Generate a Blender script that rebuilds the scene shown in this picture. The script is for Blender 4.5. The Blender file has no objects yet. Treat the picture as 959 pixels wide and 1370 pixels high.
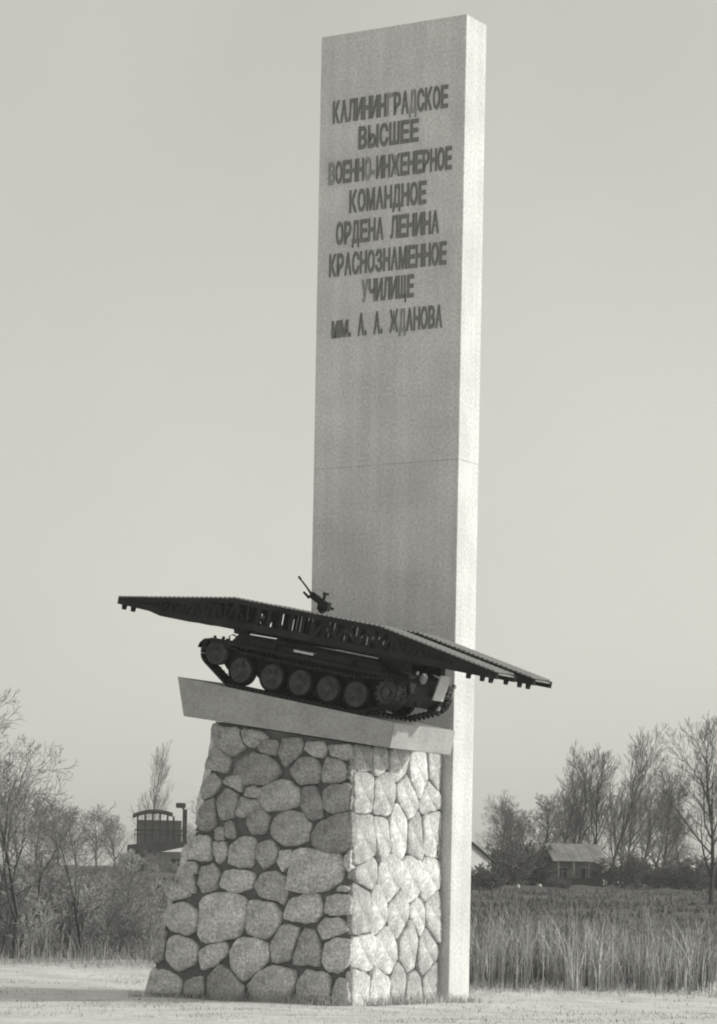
import bpy, bmesh, math, random
from mathutils import Vector, Matrix
R = math.radians
rnd = random.Random(7)
scene = bpy.context.scene
col = scene.collection

# ------------------------------------------------------------------ camera
cam_d = bpy.data.cameras.new("camera")
cam = bpy.data.objects.new("camera", cam_d); col.objects.link(cam)
cam.matrix_world = Matrix.Translation((0, -80, 2.2)) @ Matrix.Rotation(R(90), 4, 'X') @ Matrix.Rotation(0.0183, 4, 'Z')
cam_d.sensor_fit = 'VERTICAL'; cam_d.sensor_height = 36.0
cam_d.lens = 105.1
cam_d.shift_y = 0.4015
cam_d.clip_start = 0.5; cam_d.clip_end = 9000
scene.camera = cam
scene.cycles.filter_width = 2.0

# ------------------------------------------------------------------ sky, sun, exposure
SUN_EL = R(20.5); SUN_AZ = Vector((0.985, 0.07, 0)).normalized()      # horizontal direction towards the sun
world = bpy.data.worlds.new("World"); scene.world = world; world.use_nodes = True
wn = world.node_tree.nodes; wl = world.node_tree.links
bg = wn["Background"]
sky = wn.new("ShaderNodeTexSky"); sky.sky_type = 'NISHITA'; sky.sun_disc = False
sky.sun_elevation = SUN_EL; sky.sun_rotation = math.atan2(SUN_AZ.x, SUN_AZ.y)
sky.air_density = 1.0; sky.dust_density = 2.5; sky.ozone_density = 1.0; sky.altitude = 0
bw = wn.new("ShaderNodeRGBToBW"); wl.new(sky.outputs[0], bw.inputs[0])      # black-and-white film
tint = wn.new("ShaderNodeMixRGB"); tint.blend_type = 'MULTIPLY'; tint.inputs[0].default_value = 1
tint.inputs[2].default_value = (1.0, 0.985, 0.90, 1)
veil = wn.new("ShaderNodeMixRGB"); veil.inputs[0].default_value = 0.55; veil.inputs[2].default_value = (2.9, 2.9, 2.9, 1)   # even bright veil of high cloud
wl.new(bw.outputs[0], veil.inputs[1])
wtc = wn.new("ShaderNodeTexCoord"); wno = wn.new("ShaderNodeTexNoise"); wno.inputs['Scale'].default_value = 5; wno.inputs['Detail'].default_value = 5
wl.new(wtc.outputs['Generated'], wno.inputs['Vector'])
wmr = wn.new("ShaderNodeMapRange"); wmr.inputs[1].default_value = .3; wmr.inputs[2].default_value = .7; wmr.inputs[3].default_value = .95; wmr.inputs[4].default_value = 1.05
wl.new(wno.outputs['Fac'], wmr.inputs[0])
cl = wn.new("ShaderNodeMixRGB"); cl.blend_type = 'MULTIPLY'; cl.inputs[0].default_value = 1
wl.new(veil.outputs[0], cl.inputs[1]); wl.new(wmr.outputs[0], cl.inputs[2])
wl.new(cl.outputs[0], tint.inputs[1]); wl.new(tint.outputs[0], bg.inputs[0])
bg.inputs[1].default_value = 0.15
sun_d = bpy.data.lights.new("sun", 'SUN'); sun_d.energy = 2.0; sun_d.angle = R(0.6); sun_d.color = (1, 0.985, 0.92)
sun = bpy.data.objects.new("sun", sun_d); col.objects.link(sun)
sdir = (SUN_AZ * math.cos(SUN_EL) + Vector((0, 0, math.sin(SUN_EL))))
sun.rotation_euler = sdir.to_track_quat('Z', 'Y').to_euler(); sun.location = (40, -10, 40)
vs = scene.view_settings
vs.view_transform = 'Standard'; vs.look = 'None'; vs.gamma = 1; vs.exposure = 0.56; vs.use_curve_mapping = False

# ------------------------------------------------------------------ materials
MATS = {}
def mat(name, v, var=0.12, scale=6.0, fine=0.10, fine_scale=60.0, rough=0.85, bump=0.0, rand=0.0, spec=0.3, warm=0.0, bump_scale=40):
    """grey procedural material: broad patches, fine speckle, optional tone change per object, optional bump"""
    m = bpy.data.materials.new(name); m.use_nodes = True
    nt = m.node_tree; n = nt.nodes; l = nt.links
    b = n["Principled BSDF"]; b.inputs['Roughness'].default_value = rough
    b.inputs['Specular IOR Level'].default_value = spec
    tc = n.new("ShaderNodeTexCoord")
    n1 = n.new("ShaderNodeTexNoise"); n1.inputs['Scale'].default_value = scale; n1.inputs['Detail'].default_value = 6
    n2 = n.new("ShaderNodeTexNoise"); n2.inputs['Scale'].default_value = fine_scale; n2.inputs['Detail'].default_value = 3
    l.new(tc.outputs['Object'], n1.inputs['Vector']); l.new(tc.outputs['Object'], n2.inputs['Vector'])
    def mr(src, lo, hi):
        x = n.new("ShaderNodeMapRange"); x.inputs[1].default_value = 0.3; x.inputs[2].default_value = 0.7
        x.inputs[3].default_value = lo; x.inputs[4].default_value = hi; l.new(src, x.inputs[0]); return x.outputs[0]
    def mul(a, c):
        x = n.new("ShaderNodeMath"); x.operation = 'MULTIPLY'; l.new(a, x.inputs[0])
        if isinstance(c, float): x.inputs[1].default_value = c
        else: l.new(c, x.inputs[1])
        return x.outputs[0]
    s = mul(mr(n1.outputs['Fac'], 1 - var, 1 + var), mr(n2.outputs['Fac'], 1 - fine, 1 + fine))
    if rand:
        oi = n.new("ShaderNodeObjectInfo"); x = n.new("ShaderNodeMapRange"); x.inputs[3].default_value = 1 - rand; x.inputs[4].default_value = 1 + rand
        l.new(oi.outputs['Random'], x.inputs[0]); s = mul(s, x.outputs[0])
    s = mul(s, float(v))
    cc = n.new("ShaderNodeCombineColor"); l.new(s, cc.inputs[0]); l.new(s, cc.inputs[1]); l.new(mul(s, 1.0 - warm), cc.inputs[2])
    l.new(cc.outputs[0], b.inputs['Base Color'])
    if bump:
        n3 = n.new("ShaderNodeTexNoise"); n3.inputs['Scale'].default_value = bump_scale; n3.inputs['Detail'].default_value = 5
        l.new(tc.outputs['Object'], n3.inputs['Vector'])
        bp = n.new("ShaderNodeBump"); bp.inputs['Strength'].default_value = bump; bp.inputs['Distance'].default_value = 0.02
        l.new(n3.outputs['Fac'], bp.inputs['Height']); l.new(bp.outputs[0], b.inputs['Normal'])
    MATS[name] = m
    return m
mat('stele_concrete', 0.58, var=0.12, scale=0.6, fine=0.17, fine_scale=13, bump=0.25, bump_scale=30)
def streaks(name, lo=.95):
    nt = MATS[name].node_tree; n = nt.nodes; l = nt.links; b = n['Principled BSDF']; src = b.inputs['Base Color'].links[0].from_socket
    tc = n.new('ShaderNodeTexCoord'); mp = n.new('ShaderNodeMapping'); mp.inputs['Scale'].default_value = (3.2, 3.2, .11)
    no = n.new('ShaderNodeTexNoise'); no.inputs['Scale'].default_value = 1.0; no.inputs['Detail'].default_value = 6
    l.new(tc.outputs['Object'], mp.inputs[0]); l.new(mp.outputs[0], no.inputs['Vector'])
    r_ = n.new('ShaderNodeMapRange'); r_.inputs[1].default_value = .42; r_.inputs[2].default_value = .62; r_.inputs[3].default_value = lo; r_.inputs[4].default_value = 1.03
    l.new(no.outputs['Fac'], r_.inputs[0]); mx_ = n.new('ShaderNodeMixRGB'); mx_.blend_type = 'MULTIPLY'; mx_.inputs[0].default_value = 1
    l.new(src, mx_.inputs[1]); l.new(r_.outputs[0], mx_.inputs[2]); l.new(mx_.outputs[0], b.inputs['Base Color'])
streaks('stele_concrete')
mat('slab_concrete', 0.33, var=0.12, scale=2.0, fine=0.16, fine_scale=18, bump=0.3, bump_scale=30)
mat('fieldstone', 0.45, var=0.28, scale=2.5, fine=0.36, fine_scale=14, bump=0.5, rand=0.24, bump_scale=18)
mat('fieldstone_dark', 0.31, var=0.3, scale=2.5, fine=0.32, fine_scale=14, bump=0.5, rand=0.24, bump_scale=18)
mat('mortar', 0.13, var=0.2, scale=4.0, fine=0.2, fine_scale=25, bump=0.5, bump_scale=20)
mat('letter_paint', 0.17, var=0.15, scale=9, fine=0.2, fine_scale=40, rough=0.7)
mat('letter_faded', 0.27, var=0.2, scale=9, fine=0.2, fine_scale=40, rough=0.8)
mat('dark_paint', 0.012, var=0.4, scale=3, fine=0.3, fine_scale=30, rough=0.6, spec=0.15)
mat('rubber', 0.010, var=0.2, scale=5, fine=0.2, fine_scale=40, rough=0.85, spec=0.1)
mat('wheel_paint', 0.06, var=0.4, scale=5, fine=0.3, fine_scale=40, rough=0.6, spec=0.15)
mat('track_steel', 0.012, var=0.3, scale=6, fine=0.3, fine_scale=40, rough=0.55, spec=0.2)
mat('bridge_paint', 0.015, var=0.55, scale=2, fine=0.3, fine_scale=25, rough=0.6, spec=0.15)
mat('tread_worn', 0.2, var=0.3, scale=3, fine=0.3, fine_scale=25, rough=0.7)
mat('pale_paint', 0.5, var=0.1, scale=5, fine=0.1, rough=0.6)
mat('lamp_glass', 0.2, var=0.05, scale=5, fine=0.05, rough=0.15, spec=0.6)
mat('bark', 0.14, var=0.25, scale=3, fine=0.25, fine_scale=20, rand=0.2)
mat('bark_dark', 0.07, var=0.25, scale=3, fine=0.25, fine_scale=20, rand=0.15)
mat('twig', 0.19, var=0.3, scale=2, fine=0.2, fine_scale=12, rand=0.2)
mat('twig_pale', 0.42, var=0.35, scale=2, fine=0.2, fine_scale=12, rand=0.25)
mat('reed', 0.36, var=0.5, scale=0.9, fine=0.3, fine_scale=9)
mat('dry_grass', 0.40, var=0.35, scale=1.2, fine=0.3, fine_scale=9)
mat('dark_turf', 0.11, var=0.4, scale=0.5, fine=0.3, fine_scale=5)
mat('house_wall_pale', 0.55, var=0.12, scale=1, fine=0.12, fine_scale=8)
mat('house_wall_grey', 0.22, var=0.2, scale=1, fine=0.15, fine_scale=8)
mat('house_dark', 0.06, var=0.25, scale=1, fine=0.2, fine_scale=8)
mat('roof_pale', 0.2, var=0.25, scale=0.8, fine=0.2, fine_scale=5, rand=0.1)
mat('roof_dark', 0.07, var=0.2, scale=1, fine=0.2, fine_scale=6)
mat('opening', 0.02, var=0.1, scale=1, fine=0.1)

# ground: pale trodden strip round the monument, darker turf on the rise behind
gm = bpy.data.materials.new('ground'); gm.use_nodes = True
n = gm.node_tree.nodes; l = gm.node_tree.links; b = n["Principled BSDF"]; b.inputs['Roughness'].default_value = 0.95
b.inputs['Specular IOR Level'].default_value = 0.1
geo = n.new("ShaderNodeNewGeometry"); sep = n.new("ShaderNodeSeparateXYZ"); l.new(geo.outputs['Position'], sep.inputs[0])
def noise(sc, det=5):
    x = n.new("ShaderNodeTexNoise"); x.inputs['Scale'].default_value = sc; x.inputs['Detail'].default_value = det
    l.new(geo.outputs['Position'], x.inputs['Vector']); return x.outputs['Fac']
def math_(op, a, c):
    x = n.new("ShaderNodeMath"); x.operation = op
    for i, q in enumerate((a, c)):
        if isinstance(q, (int, float)): x.inputs[i].default_value = q
        else: l.new(q, x.inputs[i])
    return x.outputs[0]
edge = math_('ADD', sep.outputs['Y'], math_('MULTIPLY', math_('SUBTRACT', noise(0.12), 0.5), 16.0))
mr = n.new("ShaderNodeMapRange"); mr.inputs[1].default_value = 9; mr.inputs[2].default_value = 22; l.new(edge, mr.inputs[0])
near = n.new("ShaderNodeMapRange"); near.inputs[1].default_value = .35; near.inputs[2].default_value = .65; near.inputs[3].default_value = .5; near.inputs[4].default_value = .76
mixn = math_('ADD', math_('MULTIPLY', noise(0.7, 8), 0.6), math_('MULTIPLY', noise(9, 4), 0.4)); l.new(mixn, near.inputs[0])
far = n.new("ShaderNodeMapRange"); far.inputs[1].default_value = .35; far.inputs[2].default_value = .65; far.inputs[3].default_value = .06; far.inputs[4].default_value = .17
mixf = math_('ADD', math_('MULTIPLY', noise(0.15, 6), 0.5), math_('MULTIPLY', noise(2.0, 5), 0.5)); l.new(mixf, far.inputs[0])
mx = n.new("ShaderNodeMix"); mx.data_type = 'FLOAT'; l.new(mr.outputs[0], mx.inputs[0]); l.new(near.outputs[0], mx.inputs[2]); l.new(far.outputs[0], mx.inputs[3])
cc = n.new("ShaderNodeCombineColor")
for i in range(3): l.new(mx.outputs[0], cc.inputs[i])
l.new(cc.outputs[0], b.inputs['Base Color'])
bp = n.new("ShaderNodeBump"); bp.inputs['Strength'].default_value = 0.6; bp.inputs['Distance'].default_value = 0.06
l.new(noise(7, 6), bp.inputs['Height']); l.new(bp.outputs[0], b.inputs['Normal'])

# ------------------------------------------------------------------ helpers
def tag(o, label=None, cat=None, group=None, kind=None):
    if label: o['label'] = label
    if cat: o['category'] = cat
    if group: o['group'] = group
    if kind: o['kind'] = kind
    return o
def empty(name, matrix, label=None, cat=None, group=None):
    o = bpy.data.objects.new(name, None); col.objects.link(o); o.matrix_world = matrix; o.empty_display_size = 0.2
    return tag(o, label, cat, group)
def mesh_obj(name, verts, faces, material, parent=None, smooth=False):
    me = bpy.data.meshes.new(name); me.from_pydata([tuple(v) for v in verts], [], faces); me.update()
    me.materials.append(MATS.get(material) if isinstance(material, str) else material)
    if smooth: me.polygons.foreach_set('use_smooth', [True] * len(me.polygons))
    return link(name, me, parent)
def link(name, me, parent=None, loc=None):
    o = bpy.data.objects.new(name, me); col.objects.link(o)
    if parent: o.parent = parent
    if loc: o.location = loc
    return o
class MB:
    """collects boxes, prisms, tubes and discs into one mesh"""
    def __init__(s): s.v = []; s.f = []
    def add(s, vs_, fs):
        k = len(s.v); s.v += [tuple(x) for x in vs_]; s.f += [tuple(i + k for i in f) for f in fs]; return s
    def box(s, x0, x1, y0, y1, z0, z1):
        return s.add([(x, y, z) for x in (x0, x1) for y in (y0, y1) for z in (z0, z1)],
                     [(0, 1, 3, 2), (4, 6, 7, 5), (0, 4, 5, 1), (2, 3, 7, 6), (0, 2, 6, 4), (1, 5, 7, 3)])
    def prism(s, prof, y0, y1):
        """profile in x,z extruded along y"""
        k = len(prof); vs_ = [(x, y0, z) for x, z in prof] + [(x, y1, z) for x, z in prof]
        fs = [tuple(range(k)), tuple(range(2 * k - 1, k - 1, -1))]
        fs += [(i, i + k, (i + 1) % k + k, (i + 1) % k) for i in range(k)]
        return s.add(vs_, fs)
    def bar(s, p, q, w, h, up=Vector((0, 1, 0))):
        p = Vector(p); q = Vector(q); d = (q - p).normalized(); a = d.cross(up).normalized() * (h / 2); c = a.normalized().cross(d) * (w / 2)
        vs_ = [p + i * a + j * c for i, j in ((-1, -1), (1, -1), (1, 1), (-1, 1))] + [q + i * a + j * c for i, j in ((-1, -1), (1, -1), (1, 1), (-1, 1))]
        return s.add(vs_, [(3, 2, 1, 0), (4, 5, 6, 7), (0, 1, 5, 4), (1, 2, 6, 5), (2, 3, 7, 6), (3, 0, 4, 7)])
    def tube(s, pts, radii, n_=8, cap=True):
        pts = [Vector(p) for p in pts]
        if not hasattr(radii, '__len__'): radii = [radii] * len(pts)
        vs_ = []; fs = []
        for i, p in enumerate(pts):
            d = (pts[min(i + 1, len(pts) - 1)] - pts[max(i - 1, 0)]).normalized()
            a = d.orthogonal().normalized() if abs(d.z) > .9 else d.cross(Vector((0, 0, 1))).normalized()
            c = d.cross(a)
            vs_ += [p + (a * math.cos(2 * math.pi * j / n_) + c * math.sin(2 * math.pi * j / n_)) * radii[i] for j in range(n_)]
        for i in range(len(pts) - 1):
            fs += [(i * n_ + j, i * n_ + (j + 1) % n_, (i + 1) * n_ + (j + 1) % n_, (i + 1) * n_ + j) for j in range(n_)]
        if cap:
            fs += [tuple(range(n_ - 1, -1, -1)), tuple((len(pts) - 1) * n_ + j for j in range(n_))]
        return s.add(vs_, fs)
    def lathe_y(s, prof, n_=20, cx=0, cz=0):
        """profile of (radius, y) turned round an axis along y"""
        k = len(prof); vs_ = []; fs = []
        for j in range(n_):
            t = 2 * math.pi * j / n_
            vs_ += [(cx + r * math.cos(t), y, cz + r * math.sin(t)) for r, y in prof]
        for j in range(n_):
            for i in range(k - 1):
                fs.append((j * k + i, j * k + i + 1, ((j + 1) % n_) * k + i + 1, ((j + 1) % n_) * k + i))
        return s.add(vs_, fs)
    def build(s, name, material, parent=None, smooth=False):
        return mesh_obj(name, s.v, s.f, material, parent, smooth)
def bevel(o, w=0.02, seg=2):
    bm = bmesh.new(); bm.from_mesh(o.data)
    bmesh.ops.recalc_face_normals(bm, faces=bm.faces)
    bmesh.ops.bevel(bm, geom=bm.edges[:], offset=w, segments=seg, affect='EDGES', profile=0.6)
    bm.to_mesh(o.data); bm.free(); return o
def fixn(o):
    bm = bmesh.new(); bm.from_mesh(o.data); bmesh.ops.recalc_face_normals(bm, faces=bm.faces); bm.to_mesh(o.data); bm.free(); return o
def copy_tree(o, parent=None):
    c = o.copy(); col.objects.link(c)
    if parent: c.parent = parent
    for ch in o.children: copy_tree(ch, c)
    return c

# ------------------------------------------------------------------ ground
def interp(t, pts):
    if t <= pts[0][0]: return pts[0][1]
    for (a, p), (c, q) in zip(pts, pts[1:]):
        if t <= c:
            k = (t - a) / (c - a); return p + (q - p) * k
    return pts[-1][1]
def hnoise(x, y):
    return (math.sin(x * .31 + 1.3) * math.cos(y * .27 + .4) + .6 * math.sin(x * .73 + y * .41) + .4 * math.sin(x * 1.7 - y * 1.1 + 2)) * .5
def ground_z(x, y):
    k = min(1, max(0, (x + 12) / 24))
    zl = interp(y, [(-90, .0), (-14, .05), (-4, .12), (2, .25), (8, .45), (16, .85), (45, 1.6), (100, 3.4), (220, 7.0), (320, 9.2), (700, 10), (3500, 6)])
    zr = interp(y, [(-90, .0), (-14, .05), (-4, .05), (2, .0), (8, .25), (16, .5), (45, 1.4), (100, 3.2), (220, 6.3), (320, 8.0), (700, 10), (3500, 6)])
    z = zl * (1 - k) + zr * k
    w = min(1, max(0, (abs(y + 1) - 6) / 25)) * .9 + .1
    return z + hnoise(x, y) * (.05 + .25 * w if y > 14 else .05)
xs = sorted(set([round(-40 + i * .8, 3) for i in range(101)] + [s_ * (40 + 3 * i + .35 * i * i) for i in range(1, 90) for s_ in (1, -1)]))
ys = sorted(set([round(-30 + i * .7, 3) for i in range(80)] + [26 + 2.5 * i + .16 * i * i for i in range(1, 130)] + [-30 - 6 * i - i * i for i in range(1, 20)]))
gv = [(x, y, ground_z(x, y)) for y in ys for x in xs]
nx = len(xs)
gf = [(j * nx + i, j * nx + i + 1, (j + 1) * nx + i + 1, (j + 1) * nx + i) for j in range(len(ys) - 1) for i in range(nx - 1)]
tag(mesh_obj('ground', gv, gf, gm, smooth=True), kind='structure')

# ------------------------------------------------------------------ monument frame: x along the stele's broad face, y into depth
FR = Matrix.Translation((2.45, 0, 0)) @ Matrix.Rotation(R(-31), 4, 'Z')
def frame(a=0, b_=0, z=0, tilt=0): return FR @ Matrix.Translation((a, b_, z)) @ Matrix.Rotation(tilt, 4, 'Y')

# ---- stele
st = empty('stele', frame(), 'tall pale concrete stele with dark Cyrillic lettering rising behind the tank', 'monument')
m = MB(); m.box(-4.57, 0, 0, 1.12, -.4, 14.66); bevel(m.build('lower_shaft', 'stele_concrete', st), .015, 1)
m = MB(); m.box(-4.57, 0, 0, 1.12, 14.666, 26.58); bevel(m.build('upper_shaft', 'stele_concrete', st), .015, 1)
m = MB(); m.box(-4.55, -.02, .02, 1.10, 14.6, 14.75); m.build('joint', 'stele_concrete', st)

glyphs = {}
def glyph(ch):
    """one letter as a solid mesh, normalised to width 1, height 1, depth in +y"""
    if ch in glyphs: return glyphs[ch]
    cu = bpy.data.curves.new('glyph', 'FONT'); cu.body = ch; cu.size = 1; cu.extrude = 0.03; cu.offset = 0.03; cu.resolution_u = 2
    ob = bpy.data.objects.new('glyph', cu); col.objects.link(ob)
    dg = bpy.context.evaluated_depsgraph_get(); me = bpy.data.meshes.new_from_object(ob.evaluated_get(dg))
    bpy.data.objects.remove(ob); bpy.data.curves.remove(cu)
    co = [v.co.copy() for v in me.vertices]
    glyphs[ch] = (co, [tuple(p.vertices) for p in me.polygons]); bpy.data.meshes.remove(me)
    return glyphs[ch]
wide = {'М': 1.15, 'Ш': 1.2, 'Щ': 1.25, 'Ы': 1.25, 'Ж': 1.3, ' ': .75, '-': .6, '.': .45, 'Г': .9, 'и': 1.15, 'м': 1.35}
LINES = [("КАЛИНИНГРАДСКОЕ", -4.16, -.51, 24.46, {7, 10}), ("ВЫСШЕЕ", -3.33, -1.4, 23.66, set()),
         ("ВОЕННО-ИНЖЕНЕРНОЕ", -4.27, -.36, 22.79, {0, 5, 6}), ("КОМАНДНОЕ", -3.58, -1.13, 21.95, set()),
         ("ОРДЕНА ЛЕНИНА", -3.99, -.72, 21.11, set()), ("КРАСНОЗНАМЕННОЕ", -4.19, -.47, 20.25, set()),
         ("УЧИЛИЩЕ", -3.14, -1.47, 19.46, {0}), ("им. А. А. ЖДАНОВА", -4.08, -.57, 18.56, {11})]
for text, a0, a1, zc, faded in LINES:
    tot = sum(wide.get(c, 1) for c in text); x = a0; w1 = (a1 - a0) / tot; hcap = .6
    for i, c in enumerate(text):
        w = w1 * wide.get(c, 1)
        if c != ' ':
            co, fs = glyph(c)
            x0 = min(p.x for p in co); x1 = max(p.x for p in co)
            cap = max(p.y for p in glyph('Н')[0])
            sx = (w * (.88 if c not in '.-' else .6)) / (x1 - x0)
            vs_ = [((p.x - x0) * sx, -p.z * .5 - .013, p.y / cap * hcap) for p in co]
            o = mesh_obj('letter', vs_, fs, 'letter_faded' if i in faded else 'letter_paint', st)
            o.location = (x + w * .06, 0, zc - hcap / 2)
        x += w

# ---- fieldstone pedestal
PL = [(.0, -6.62), (.21, -6.58), (1.01, -6.42), (1.81, -6.25), (2.9, -5.91), (3.59, -5.57), (4.19, -5.42), (4.78, -5.14), (5.27, -5.06), (6.15, -4.84), (6.93, -4.67), (7.5, -4.66)]
def left_a(z): return interp(z, PL)
def under_slab(a): return 7.57 - .149 * (a + 5.5)
PB = -4.6; PR = -.3
pd = empty('stone_pedestal', frame(-3, -2.3, 0), 'massive fieldstone pedestal with dark mortar joints carrying the sloping slab', 'pedestal')
OFF = Vector((3, 2.3, 0))
front = [(PR, -.4)] + [(PR, under_slab(PR) - .02)] + [(a, under_slab(a) - .02) for a in (-2.5,)] + [(-4.66, under_slab(-4.66) - .02)] + [(a, z) for z, a in reversed(PL) if z < 7.4] + [(-6.66, -.4)]
ins = .05
core = [(a - ins if a > -1 else (a + ins if a < -4.6 else a), z) for a, z in front]
m = MB(); m.prism([(a + 3, z) for a, z in core], PB + ins + 2.3, -.06 + 2.3); fixn(m.build('mortar_core', 'mortar', pd))

def clip(poly, nx_, ny_, c):
    """keep the part of poly where nx*x+ny*y <= c"""
    out = []
    for i in range(len(poly)):
        p, q = poly[i], poly[(i + 1) % len(poly)]
        dp = nx_ * p[0] + ny_ * p[1] - c; dq = nx_ * q[0] + ny_ * q[1] - c
        if dp <= 0: out.append(p)
        if dp * dq < 0:
            t = dp / (dp - dq); out.append((p[0] + (q[0] - p[0]) * t, p[1] + (q[1] - p[1]) * t))
    return out
def power_cells(seeds, outline, joint):
    cells = []
    for i, (x, y, r) in enumerate(seeds):
        poly = outline[:]
        for j, (X, Y, Rr) in enumerate(seeds):
            if i == j or abs(x - X) + abs(y - Y) > 4.5: continue
            dx, dy = X - x, Y - y; L = math.hypot(dx, dy)
            c = ((X * X + Y * Y - Rr * Rr) - (x * x + y * y - r * r)) / 2
            poly = clip(poly, dx / L, dy / L, c / L - joint(y) / 2)
            if len(poly) < 3: break
        cells.append(poly if len(poly) >= 3 else None)
    return cells
def round_poly(poly, npt=24, it=2, jit=.022):
    for k_ in range(it):
        c_ = .085 if k_ == 0 else .2
        out = []
        for i in range(len(poly)):
            p, q = poly[i], poly[(i + 1) % len(poly)]
            out += [(p[0] * (1 - c_) + q[0] * c_, p[1] * (1 - c_) + q[1] * c_), (p[0] * c_ + q[0] * (1 - c_), p[1] * c_ + q[1] * (1 - c_))]
        poly = out
    L = [0]
    for i in range(len(poly)): L.append(L[-1] + math.dist(poly[i], poly[(i + 1) % len(poly)]))
    res = []; k = 0
    for s_ in range(npt):
        t = L[-1] * s_ / npt
        while L[k + 1] < t: k += 1
        f_ = (t - L[k]) / max(1e-9, L[k + 1] - L[k]); p, q = poly[k % len(poly)], poly[(k + 1) % len(poly)]
        res.append((p[0] + (q[0] - p[0]) * f_ + rnd.uniform(-jit, jit), p[1] + (q[1] - p[1]) * f_ + rnd.uniform(-jit, jit)))
    return res
def stone(poly, to3d, parent, proud=.05, dome=.10, back=-.14, material='fieldstone'):
    pts = round_poly(poly); N = len(pts)
    cx = sum(p[0] for p in pts) / N; cy = sum(p[1] for p in pts) / N
    size = min(1, math.sqrt(sum((p[0] - cx) ** 2 + (p[1] - cy) ** 2 for p in pts) / N) / .45)
    tx, ty = rnd.uniform(-.1, .1), rnd.uniform(-.1, .1); pr = proud + rnd.uniform(-.02, .035)
    rings = [(1.0, back, 0), (1.0, pr * .6, 0), (.95, pr + dome * .45 * size, .010), (.74, pr + dome * .85 * size, .022), (.4, pr + dome * .97 * size, .028)]
    vs_ = []
    for k, h, jt in rings:
        for p in pts:
            x, y = cx + (p[0] - cx) * k, cy + (p[1] - cy) * k
            hh = h + (rnd.uniform(-jt, jt) + (tx * (x - cx) + ty * (y - cy)) if h > 0 else 0)
            vs_.append(to3d(x, y, hh))
    vs_.append(to3d(cx, cy, pr + dome * size))
    fs = [(r_ * N + i, r_ * N + (i + 1) % N, (r_ + 1) * N + (i + 1) % N, (r_ + 1) * N + i) for r_ in range(len(rings) - 1) for i in range(N)]
    fs += [((len(rings) - 1) * N + i, (len(rings) - 1) * N + (i + 1) % N, len(rings) * N) for i in range(N)]
    c0 = to3d(cx, cy, 0)
    o = mesh_obj('stone', [v_ - c0 for v_ in vs_], fs, material, parent, True); o.location = c0
    fixn(o); return o
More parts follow.
